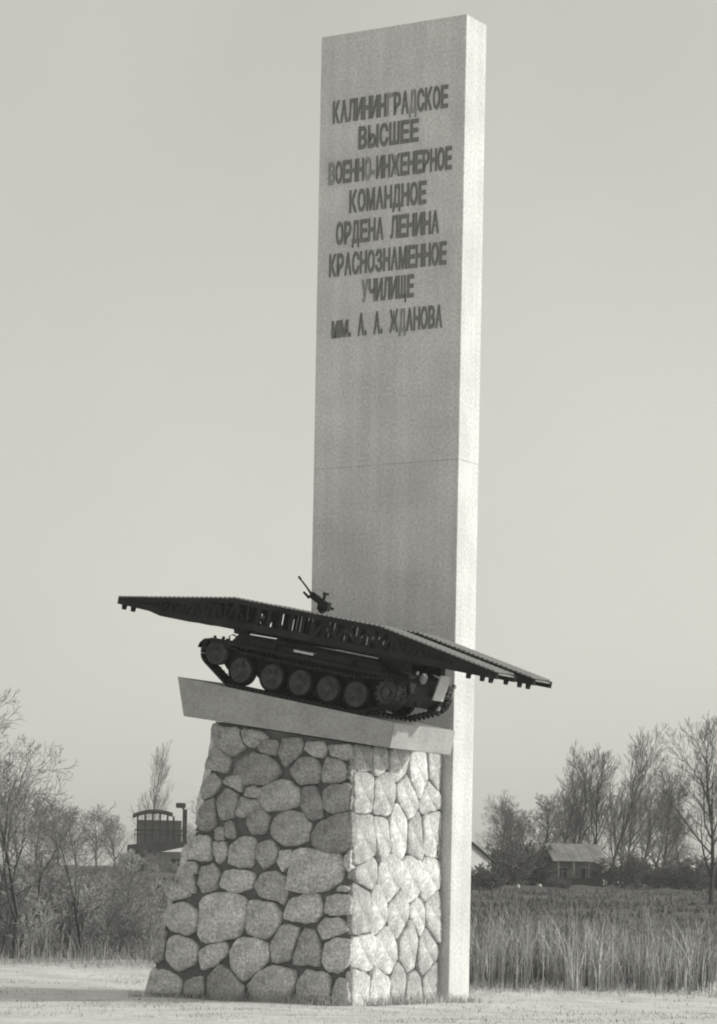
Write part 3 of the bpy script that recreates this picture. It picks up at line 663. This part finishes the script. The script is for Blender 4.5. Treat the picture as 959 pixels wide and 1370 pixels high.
for xx in (-2.3, -.65, .95, 2.3):
    m = MB(); m.box(xx - .1, xx + .1, -.6, -.4, -.6 if xx > 2 else 1.2, 2.85); part(m, 'porch_post', 'roof_pale', H1)
m = MB(); m.box(-2.6, 2.5, -.55, -.45, -.5, 1.15); part(m, 'porch_railing', 'house_dark', H1)
for xx in (-1.9, .6):
    m = MB(); m.box(xx, xx + .9, .52, .58, 1.1, 2.2); w_ = part(m, 'window', 'opening', H1)
    m = MB(); m.box(xx - .08, xx + .98, .5, .515, 1.02, 1.1); m.box(xx - .08, xx + .98, .5, .515, 2.2, 2.28); m.box(xx + .42, xx + .48, .5, .515, 1.1, 2.2); part(m, 'window_frame', 'pale_paint', w_)
m = MB(); m.box(1.7, 2.4, .5, .59, -.3, 2.0); part(m, 'door', 'house_dark', H1)
# pale house half behind the stele
hx, hy = at(628, 290), 210; hz = gz(hx, hy) - .1
H2 = empty('pale_house', Matrix.Translation((hx, hy, hz)) @ Matrix.Rotation(R(38), 4, 'Z'), 'pale-walled gabled house half hidden behind the foot of the stele', 'house')
m = MB(); m.add([(-2.6, 0, -.8), (2.6, 0, -.8), (2.6, 0, 2.7), (0, 0, 4.3), (-2.6, 0, 2.7), (-2.6, 6, -.8), (2.6, 6, -.8), (2.6, 6, 2.7), (0, 6, 4.3), (-2.6, 6, 2.7)],
      [(0, 1, 2, 3, 4), (9, 8, 7, 6, 5), (1, 6, 7, 2), (0, 4, 9, 5), (0, 5, 6, 1)]); part(m, 'wall', 'house_wall_pale', H2)
for sgn in (-1, 1):
    m = MB(); m.prism([(0, 4.32), (0, 4.45), (sgn * 2.95, 2.62), (sgn * 2.95, 2.50)], -.35, 6.3); part(m, 'roof_slope', 'roof_dark', H2)
m = MB(); m.box(1.0, 1.7, -.05, -.01, .8, 1.9); w_ = part(m, 'window', 'opening', H2)
m = MB(); m.box(.9, 1.8, -.09, -.06, .7, .8); part(m, 'sill', 'pale_paint', w_)
m = MB(); m.box(.4, .75, 3.5, 3.9, 4.0, 5.0); part(m, 'chimney', 'house_wall_grey', H2)
# two-level building on the left
hx, hy = at(211, 300), 220; hz = gz(hx, hy) - .2
H3 = empty('pavilion_house', Matrix.Translation((hx, hy, hz)) @ Matrix.Rotation(R(4), 4, 'Z'), 'two-level building with arched canopy on posts and tall chimney left of pedestal', 'building')
m = MB(); m.box(-2.9, 2.4, 0, 4, -1.5, 2.3); part(m, 'wall', 'house_wall_grey', H3)
m = MB(); m.box(-1.4, 1.1, -.06, -.01, .0, 2.0); part(m, 'wall_panel', 'roof_pale', H3)
for x0, x1, z0, z1 in ((-2.85, -1.5, .3, 2.0), (1.2, 2.3, -.2, 1.6)):
    m = MB(); m.box(x0, x1, -.08, -.02, z0, z1); w_ = part(m, 'window', 'opening', H3)
    m = MB(); m.box((x0 + x1) / 2 - .05, (x0 + x1) / 2 + .05, -.12, -.09, z0, z1); m.box(x0 - .08, x1 + .08, -.16, -.09, z0 - .1, z0); part(m, 'window_frame', 'house_wall_grey', w_)
m = MB(); m.prism([(-3.2, 2.3), (-3.2, 2.9), (-.5, 3.25), (3.0, 3.35), (3.0, 3.0), (-.2, 2.3)], -.7, 4.4); part(m, 'roof_slab', 'roof_dark', H3)
for xx in (-2.2, -1.45, -.7, .05, .8, 1.4):
    for yy in (-.4, 2.4):
        m = MB(); m.box(xx - .09, xx + .09, yy - .09, yy + .09, 3.0, 6.15 - .09 * (xx + .4) ** 2); part(m, 'deck_post', 'house_dark', H3)
m = MB(); m.box(-2.5, 2.4, -.5, -.44, 4.35, 4.5); m.box(-2.5, 2.4, -.5, -.44, 3.9, 4.0)
for k in range(16): m.box(-2.5 + .31 * k, -2.42 + .31 * k, -.5, -.44, 3.1, 4.4)
part(m, 'railing', 'house_dark', H3)
m = MB(); m.box(-2.3, 2.2, 1.6, 1.75, 3.1, 5.5); part(m, 'deck_wall', 'house_wall_grey', H3)
ap = [(-2.7 + .4 * k, 6.5 - .1 * (-2.7 + .4 * k + .45) ** 2) for k in range(11)]
m = MB(); m.prism(ap + [(a, z - .28) for a, z in reversed(ap)], -.8, 3.2); part(m, 'arched_roof', 'roof_dark', H3)
m = MB(); m.box(2.3, 2.75, .2, .8, 3.2, 6.6); ch = part(m, 'chimney', 'house_dark', H3)
m = MB(); m.box(1.6, 2.6, 0, 1.0, 6.75, 7.25); m.box(2.2, 2.5, .3, .7, 6.6, 6.76); part(m, 'cowl', 'house_dark', ch, bev=.1)

# ------------------------------------------------------------------ bare trees and shrubs
def grow(seed, height, spread, levels, up, twig_r, trunk_r, nbr, stems=1, clear=.22, bend=.12):
    """returns trunk and twig tubes of a leafless tree standing at the origin"""
    rg = random.Random(seed); tk_ = MB(); tw = MB()
    def shoot(p, d, L, r0, lev):
        segs = 4 if lev < 2 else 3; pts = [p]; dd = d.copy(); rad = [r0]
        for i in range(segs):
            j = Vector((rg.gauss(0, bend), rg.gauss(0, bend), rg.gauss(0, bend * .6) + up * .10))
            dd = (dd + j).normalized(); pts.append(pts[-1] + dd * (L / segs)); rad.append(max(twig_r, r0 * (1 - .8 * (i + 1) / segs)))
        (tk_ if lev < 2 else tw).tube(pts, rad, 7 if lev == 0 else (5 if lev == 1 else 3), cap=False)
        if lev >= levels: return
        k = nbr[lev]
        for c in range(k):
            t = (clear if lev == 0 else .15) + (1 - (clear if lev == 0 else .15)) * (c + rg.random()) / k
            i = min(segs - 1, int(t * segs)); f_ = t * segs - i; q = pts[i].lerp(pts[i + 1], f_)
            base_d = (pts[i + 1] - pts[i]).normalized(); az = c * 2.4 + rg.uniform(-.6, .6)
            side_ = base_d.orthogonal().normalized(); side_.rotate(Matrix.Rotation(az, 3, base_d))
            ang = spread * rg.uniform(.7, 1.25)
            nd = (base_d * math.cos(ang) + side_ * math.sin(ang)).normalized()
            ll = L * (.62 if lev else .48) * (1.15 - .65 * t) * rg.uniform(.75, 1.2)
            shoot(q, nd, ll, max(twig_r, rad[i] * .5), lev + 1)
    for s_ in range(stems):
        a = 2 * math.pi * s_ / stems + rg.uniform(-.4, .4); lean = (0 if stems == 1 else rg.uniform(.12, .5))
        d = Vector((math.cos(a) * lean, math.sin(a) * lean, 1)).normalized()
        off = Vector((math.cos(a), math.sin(a), 0)) * (0 if stems == 1 else .12)
        shoot(off - Vector((0, 0, .3)), d, height * (1 if stems == 1 else rg.uniform(.65, 1)), trunk_r, 0)
    return tk_, tw
PROT = {}
def proto(key, **kw):
    a, c = grow(**kw); out = []
    for mb in (a, c):
        me = bpy.data.meshes.new(key); me.from_pydata(mb.v, [], mb.f); me.update(); out.append(me)
    PROT[key] = out
for i in range(5): proto('tall%d' % i, seed=100 + i, height=14, spread=.5, levels=4, up=1.1, twig_r=.012, trunk_r=.20, nbr=[18, 8, 5, 2], clear=.18)
for i in range(3): proto('round%d' % i, seed=200 + i, height=9, spread=.7, levels=4, up=.7, twig_r=.012, trunk_r=.16, nbr=[15, 8, 5, 3], clear=.14)
for i in range(3): proto('near%d' % i, seed=300 + i, height=7.5, spread=.75, levels=4, up=.4, twig_r=.007, trunk_r=.09, nbr=[12, 7, 5, 3], clear=.15, bend=.16)
for i in range(4): proto('shrub%d' % i, seed=400 + i, height=3, spread=.6, levels=3, up=.4, twig_r=.006, trunk_r=.03, nbr=[9, 5, 4], stems=6, clear=.12, bend=.16)
for i in range(3): proto('thicket%d' % i, seed=500 + i, height=3.6, spread=.8, levels=3, up=.3, twig_r=.03, trunk_r=.06, nbr=[8, 6, 4], stems=8, clear=.05, bend=.2)
def plant(name, key, px, d, label, cat, group, height=None, h0=None, mats=('bark', 'twig'), lean=0.0, turn=None, wide_=1.0):
    x = at(px, d); y = d - 80
    sc = 1.0 if height is None else height / h0
    o = empty(name, Matrix.Translation((x, y, gz(x, y) - .05)) @ Matrix.Rotation(lean, 4, 'Y') @ Matrix.Rotation(rnd.uniform(0, 6.28) if turn is None else turn, 4, 'Z') @ Matrix.Diagonal((sc * wide_, sc * wide_, sc, 1)), label, cat, group)
    for nm, me, mt in zip(('trunk', 'crown'), PROT[key], mats):
        k = (me.name, mt)
        if k not in PROT:
            mm = me.copy(); mm.materials.append(MATS[mt]); PROT[k] = mm
        link(nm, PROT[k], o)
    return o
G = 'bare trees behind the porch house'
for px, d, h, key, lab in [
    (660, 322, 9.5, 'round0', 'thin bare tree just right of the pale house beside the stele'),
    (693, 330, 10, 'tall1', 'slim bare tree between the pale house and the porch house, nearer the stele'),
    (722, 318, 10.5, 'round1', 'bushy bare tree standing just left of the porch house'),
    (748, 325, 13, 'tall2', 'bare tree behind the left gable of the porch house'),
    (770, 330, 15.5, 'tall0', 'tall bare tree rising over the middle of the porch roof'),
    (788, 322, 14.5, 'tall3', 'slender bare tree over the right half of the porch roof'),
    (813, 318, 16.5, 'tall4', 'tallest bare tree with a dark trunk at the right end of the porch house'),
    (838, 330, 12.5, 'tall1', 'first bare tree to the right of the porch house'),
    (858, 322, 13, 'tall2', 'second bare tree to the right of the porch house'),
    (888, 312, 12.0, 'round2', 'dense dark bare tree with thick trunk over the dark hedge'),
    (678, 312, 7.5, 'round2', 'low spreading bare tree in the gap between the two houses, nearer the pale one'),
    (708, 338, 8.5, 'round0', 'low spreading bare tree in the gap between the two houses, nearer the porch one'),
    (760, 345, 11, 'round1', 'broad bare crown rising behind the porch roof ridge'),
    (828, 345, 10, 'round2', 'broad bare crown just right of the tallest tree'),
    (872, 345, 11, 'round0', 'broad bare crown between the second tree and the dense dark one'),
    (912, 330, 8, 'round0', 'low bare tree between the dense tree and the one at the right edge')]:
    plant('bare_tree', key, px, d, lab, 'tree', G, h * .84, 14 if 'tall' in key else 9, ('bark_dark', 'bark'))
plant('bare_tree', 'tall3', 950, 210, 'large bare tree with thick leaning trunk at the right edge of the picture', 'tree', None, 10.8, 14, ('bark_dark', 'twig'), lean=-.05, wide_=1.2)
# hedge of dark thickets
G = 'dark brushwood round the porch house'
for px, d, h, key, lab in [
    (676, 296, 4.2, 'thicket0', 'dark brushwood next to the wall of the pale house'),
    (700, 300, 4.6, 'thicket1', 'dark brushwood in the gap between the two houses, left clump'),
    (710, 302, 3.4, 'thicket2', 'dark brushwood touching the left wall of the porch house'),
    (738, 285, 1.0, 'thicket0', 'low black bush in front of the porch house, left corner'),
    (755, 268, .8, 'thicket1', 'tiny black bush alone on the turf before the porch house'),
    (828, 300, 3.6, 'thicket0', 'dark brushwood touching the right wall of the porch house'),
    (852, 296, 3.3, 'thicket1', 'dark brushwood right of the porch house, second clump'),
    (878, 292, 3.0, 'thicket2', 'dark brushwood under the dense bare tree'),
    (904, 288, 3.2, 'thicket0', 'dark brushwood on the slope, next to last clump on the right'),
    (934, 284, 3.4, 'thicket1', 'dark brushwood on the slope at the right edge'),
    (965, 280, 3.4, 'thicket2', 'dark brushwood cut by the right edge of the picture'),
    (640, 262, 2.4, 'thicket2', 'dark bush below the pale house beside the stele'),
    (655, 255, 2.4, 'thicket0', 'dark bush on the turf right of the stele foot')]:
    plant('brushwood', key, px, d, lab, 'bush', G, h, 3.6, ('bark_dark', 'bark'), wide_=1.25 if h > 2 else 1.6)
for px, d, h, lab in ((168, 292, 2.2, 'pale leafless thicket at the left corner of the arched canopy building'), (203, 288, .9, 'pale leafless thicket in front of the arched canopy building'), (232, 290, 1.2, 'pale leafless thicket under the tall chimney')):
    plant('brushwood', 'thicket1', px, d, lab, 'bush', 'thickets by the arched canopy building', h, 3.6, ('twig', 'twig_pale'), wide_=1.2)
# left side
G = 'bare trees left of the pedestal'
for px, d, h, key, lean, lab in [
    (18, 98, 7.4, 'near0', .06, 'tall bare forked tree at the left edge with thin spreading branches'),
    (-14, 102, 6.8, 'near1', .05, 'bare tree whose branches reach in from beyond the left edge'),
    (22, 100, 4.2, 'near2', .55, 'bare stem leaning far to the right near the left edge'),
    (110, 100, 4.6, 'near1', .0, 'straight dark sapling standing midway between left edge and pedestal'),
    (162, 101, 3.6, 'near2', .25, 'small slanting bare tree nearest to the pedestal')]:
    plant('bare_tree', key, px, d, lab, 'tree', G, h, 7.5, ('bark_dark', 'twig'), lean=lean)
plant('bare_tree', 'tall4', 194, 330, 'narrow bare tree standing behind the arched canopy building', 'tree', None, 11.5, 14, ('bark', 'twig'), wide_=.6)
G = 'far treeline on the left hill'
for px, d, h, key, lab in [
    (-6, 340, 9, 'round1', 'far bare tree on the hill at the left edge'), (22, 350, 7.5, 'round0', 'far bare tree on the hill, second from the left edge'),
    (48, 345, 7, 'round2', 'far bare tree on the hill, third from the left edge'), (76, 350, 6.5, 'round1', 'far bare tree on the hill, fourth from the left edge'),
    (102, 340, 6, 'round0', 'far bare tree on the hill, fifth from the left edge'), (128, 345, 6, 'round2', 'far bare tree on the hill, sixth from the left edge'),
    (152, 340, 5.6, 'round1', 'far bare tree on the hill left of the arched canopy building'), (262, 340, 8, 'round0', 'far bare tree just right of the tall chimney')]:
    plant('bare_tree', key, px, d, lab, 'tree', G, h, 9, ('bark', 'twig'), wide_=1.3)
G = 'leafless shrubs left of the pedestal'
for k, (px, d, h) in enumerate([(2, 100, 2.8), (30, 104, 3.2), (52, 99, 2.4), (70, 108, 3.4), (88, 101, 2.6), (104, 112, 3.2), (124, 103, 2.6), (140, 110, 3.0), (156, 100, 2.2), (174, 107, 2.8), (192, 101, 2.2), (205, 112, 2.8), (225, 108, 2.4), (40, 122, 3.4), (84, 126, 3.4), (122, 124, 3.2), (164, 122, 3.0), (200, 126, 3.0), (8, 120, 3.6)]):
    n_l = ['front row', 'back row'][d > 115]
    plant('shrub', 'shrub%d' % (k % 4), px, d, 'leafless many-stemmed shrub %s, %s from the left edge' % (n_l, ['first', 'second', 'third', 'fourth', 'fifth', 'sixth', 'seventh', 'eighth', 'ninth', 'tenth', 'eleventh', 'twelfth', 'thirteenth'][k if k < 13 else {13: 1, 14: 2, 15: 3, 16: 4, 17: 5, 18: 0}[k]]), 'shrub', G, h, 3, ('bark', 'twig_pale' if k % 4 else 'twig'), wide_=1.2)

# ------------------------------------------------------------------ reeds, weeds and grass
def blades(name, count, where, hlo, hhi, w, material, lean=.25, label=None, cat=None, segs=3):
    m = MB(); rg = random.Random(hash(name) % 1000 if False else len(name) * 31)
    V = []; F_ = []
    for _ in range(count):
        p = where(rg)
        if p is None: continue
        x, y = p; z = ground_z(x, y) - .03; h = rg.uniform(hlo, hhi) * (.78 + .32 * (hnoise(x * 1.9, y * 1.3) + .2)) * (1.25 if rg.random() < .06 else 1); a = rg.uniform(0, 6.28); ln = rg.gauss(.05, lean) * h
        cx, cy = math.cos(a) * w / 2, math.sin(a) * w / 2; b_ = rg.uniform(0, 6.28); lx, ly = math.cos(b_) * ln, math.sin(b_) * ln * .5
        k = len(V)
        for i in range(segs + 1):
            t = i / segs; ww = (1 - .75 * t); q = t * t
            V.append((x - cx * ww + lx * q, y - cy * ww + ly * q, z + h * t * (1 - .12 * q))); V.append((x + cx * ww + lx * q, y + cy * ww + ly * q, z + h * t * (1 - .12 * q)))
        for i in range(segs): F_.append((k + 2 * i, k + 2 * i + 1, k + 2 * i + 3, k + 2 * i + 2))
    o = mesh_obj(name, V, F_, material); return tag(o, label, cat, kind='stuff')
def reed_where(rg):
    px = rg.uniform(600, 975); d = 88 + 1.6 * hnoise(px * .22, 3) + 1.2 * rg.random() + 26 * rg.random() ** 1.2
    if px > 900 and rg.random() < (px - 900) / 80: return None
    if hnoise(px * .16, d * .55) < -.05 and rg.random() < .75: return None
    return at(px, d), d - 80
blades('dry_reeds', 6500, reed_where, .8, 2.4, .032, 'reed', .22, 'tall dry pale reeds and weeds in the strip right of the stele', 'reeds', 4)
def stalk_where(rg):
    px = 640 + 300 * rg.random(); d = 89 + 2 * hnoise(px * .22, 3) + 10 * rg.random()
    if hnoise(px * .13, d * .5) < .05: return None
    return at(px, d), d - 80
blades('pale_stalks', 1100, stalk_where, 1.0, 2.5, .05, 'dry_grass', .38, 'bent bleached stalks standing out among the darker reeds', 'reeds', 4)
def weed_dark(rg):
    px = rg.uniform(625, 950); d = 88.5 + 1.6 * hnoise(px * .22, 3) + 22 * rg.random(); return at(px, d), d - 80
blades('dark_weed_stems', 2200, weed_dark, .5, 1.9, .03, 'bark_dark', .12, 'dark dead weed stems mixed into the reeds right of the stele', 'weeds', 3)
def left_where(rg):
    px = rg.uniform(-30, 260); d = 95 + 2 * hnoise(px * .2, 5) + 1.5 * rg.random() + 34 * rg.random(); return at(px, d), d - 80
blades('dry_undergrowth', 4500, left_where, .3, 1.3, .022, 'twig_pale', .3, 'dry tangled undergrowth between the shrubs left of the pedestal', 'undergrowth', 3)
def turf_where(rg):
    d = 112 + 150 * rg.random() ** 1.2; px = rg.uniform(-40, 1000); return at(px, d), d - 80
blades('rough_turf', 16000, turf_where, .15, .55, .10, 'dark_turf', .4, 'rough dark winter turf covering the rise behind the monument', 'grass', 2)
def lawn_where(rg):
    d = 64 + 30 * rg.random() ** 1.2; px = rg.uniform(-30, 990); x, y = at(px, d), d - 80
    if hnoise(x * 1.7, y * 2.1) < .1 and rg.random() < .75: return None
    p = FR.inverted() @ Vector((x, y, 0))
    if -6.5 < p.x < 0 and -4.7 < p.y < 1.2: return None
    return x, y
blades('short_dry_grass', 9000, lawn_where, .03, .14, .02, 'dry_grass', .6, 'short pale dry grass on the ground around the monument', 'grass', 2)
def foot_where(rg):
    t = rg.random()
    if t < .6: a, b_ = rg.uniform(-6.8, -.2), -4.72 - abs(rg.gauss(0, .3))
    else: a, b_ = abs(rg.gauss(0, .3)) + .02, rg.uniform(-4.7, 1.3)
    p = FR @ Vector((a, b_, 0)); return p.x, p.y
blades('foot_grass', 1800, foot_where, .05, .42, .022, 'dry_grass', .5, 'dry grass tufts along the foot of the pedestal and stele', 'grass', 2)
cl_rg = random.Random(5); centres = []
while len(centres) < 170:
    d = 65 + 25 * cl_rg.random(); centres.append((at(cl_rg.uniform(-40, 1000), d), d - 80, cl_rg.uniform(.08, .5)))
def clump_where(rg):
    x, y, r_ = rg.choice(centres); x += rg.gauss(0, r_ * 1.6); y += rg.gauss(0, r_)
    p = FR.inverted() @ Vector((x, y, 0))
    if -6.8 < p.x < .3 and -4.9 < p.y < 1.4: return None
    return x, y
blades('grass_clumps', 3500, clump_where, .03, .15, .018, 'dark_turf', .7, 'darker grass clumps scattered over the pale ground in front', 'grass', 2)
# whitewashed marker stones by the houses
for px, d, s_, lab in ((692, 280, .19, 'small white boulder on the turf nearer the pale house'), (721, 288, .2, 'small white boulder just left of the porch house')):
    x, y = at(px, d), d - 80
    bm = bmesh.new(); bmesh.ops.create_icosphere(bm, subdivisions=2, radius=s_)
    for v_ in bm.verts: v_.co *= 1 + rnd.uniform(-.12, .12); v_.co.z *= 1.1
    me = bpy.data.meshes.new('white_boulder'); bm.to_mesh(me); bm.free(); me.materials.append(MATS['pale_paint'])
    o = link('white_boulder', me); o.location = (x, y, gz(x, y) + s_ * .7); tag(o, lab, 'boulder', 'white boulders by the houses')

# ragged low tufts where the lawn meets the weeds
def fringe_where(rg):
    px = rg.uniform(-30, 990)
    if 210 < px < 610: return None
    d = (93 if px < 300 else 86.5) + 2 * hnoise(px * .2, 5) + abs(rg.gauss(0, 2.2)); return at(px, d), d - 80
blades('fringe_grass', 2600, fringe_where, .06, .5, .025, 'dry_grass', .6, 'low ragged dry grass along the front edge of the weeds', 'grass', 2)

# thin spring haze over the whole place
m = MB(); m.box(-420, 420, -95, 480, -2.0, 32.0)
hz_ = fixn(m.build('haze', 'opening')); tag(hz_, 'thin pale haze over the field', 'haze', kind='stuff')
hm = bpy.data.materials.new('haze'); hm.use_nodes = True; hn = hm.node_tree.nodes; hl = hm.node_tree.links
hn.remove(hn['Principled BSDF']); pv = hn.new('ShaderNodeVolumePrincipled')
pv.inputs['Color'].default_value = (.95, .95, .93, 1); pv.inputs['Density'].default_value = .0003
hl.new(pv.outputs[0], hn['Material Output'].inputs['Volume']); hz_.data.materials.clear(); hz_.data.materials.append(hm)
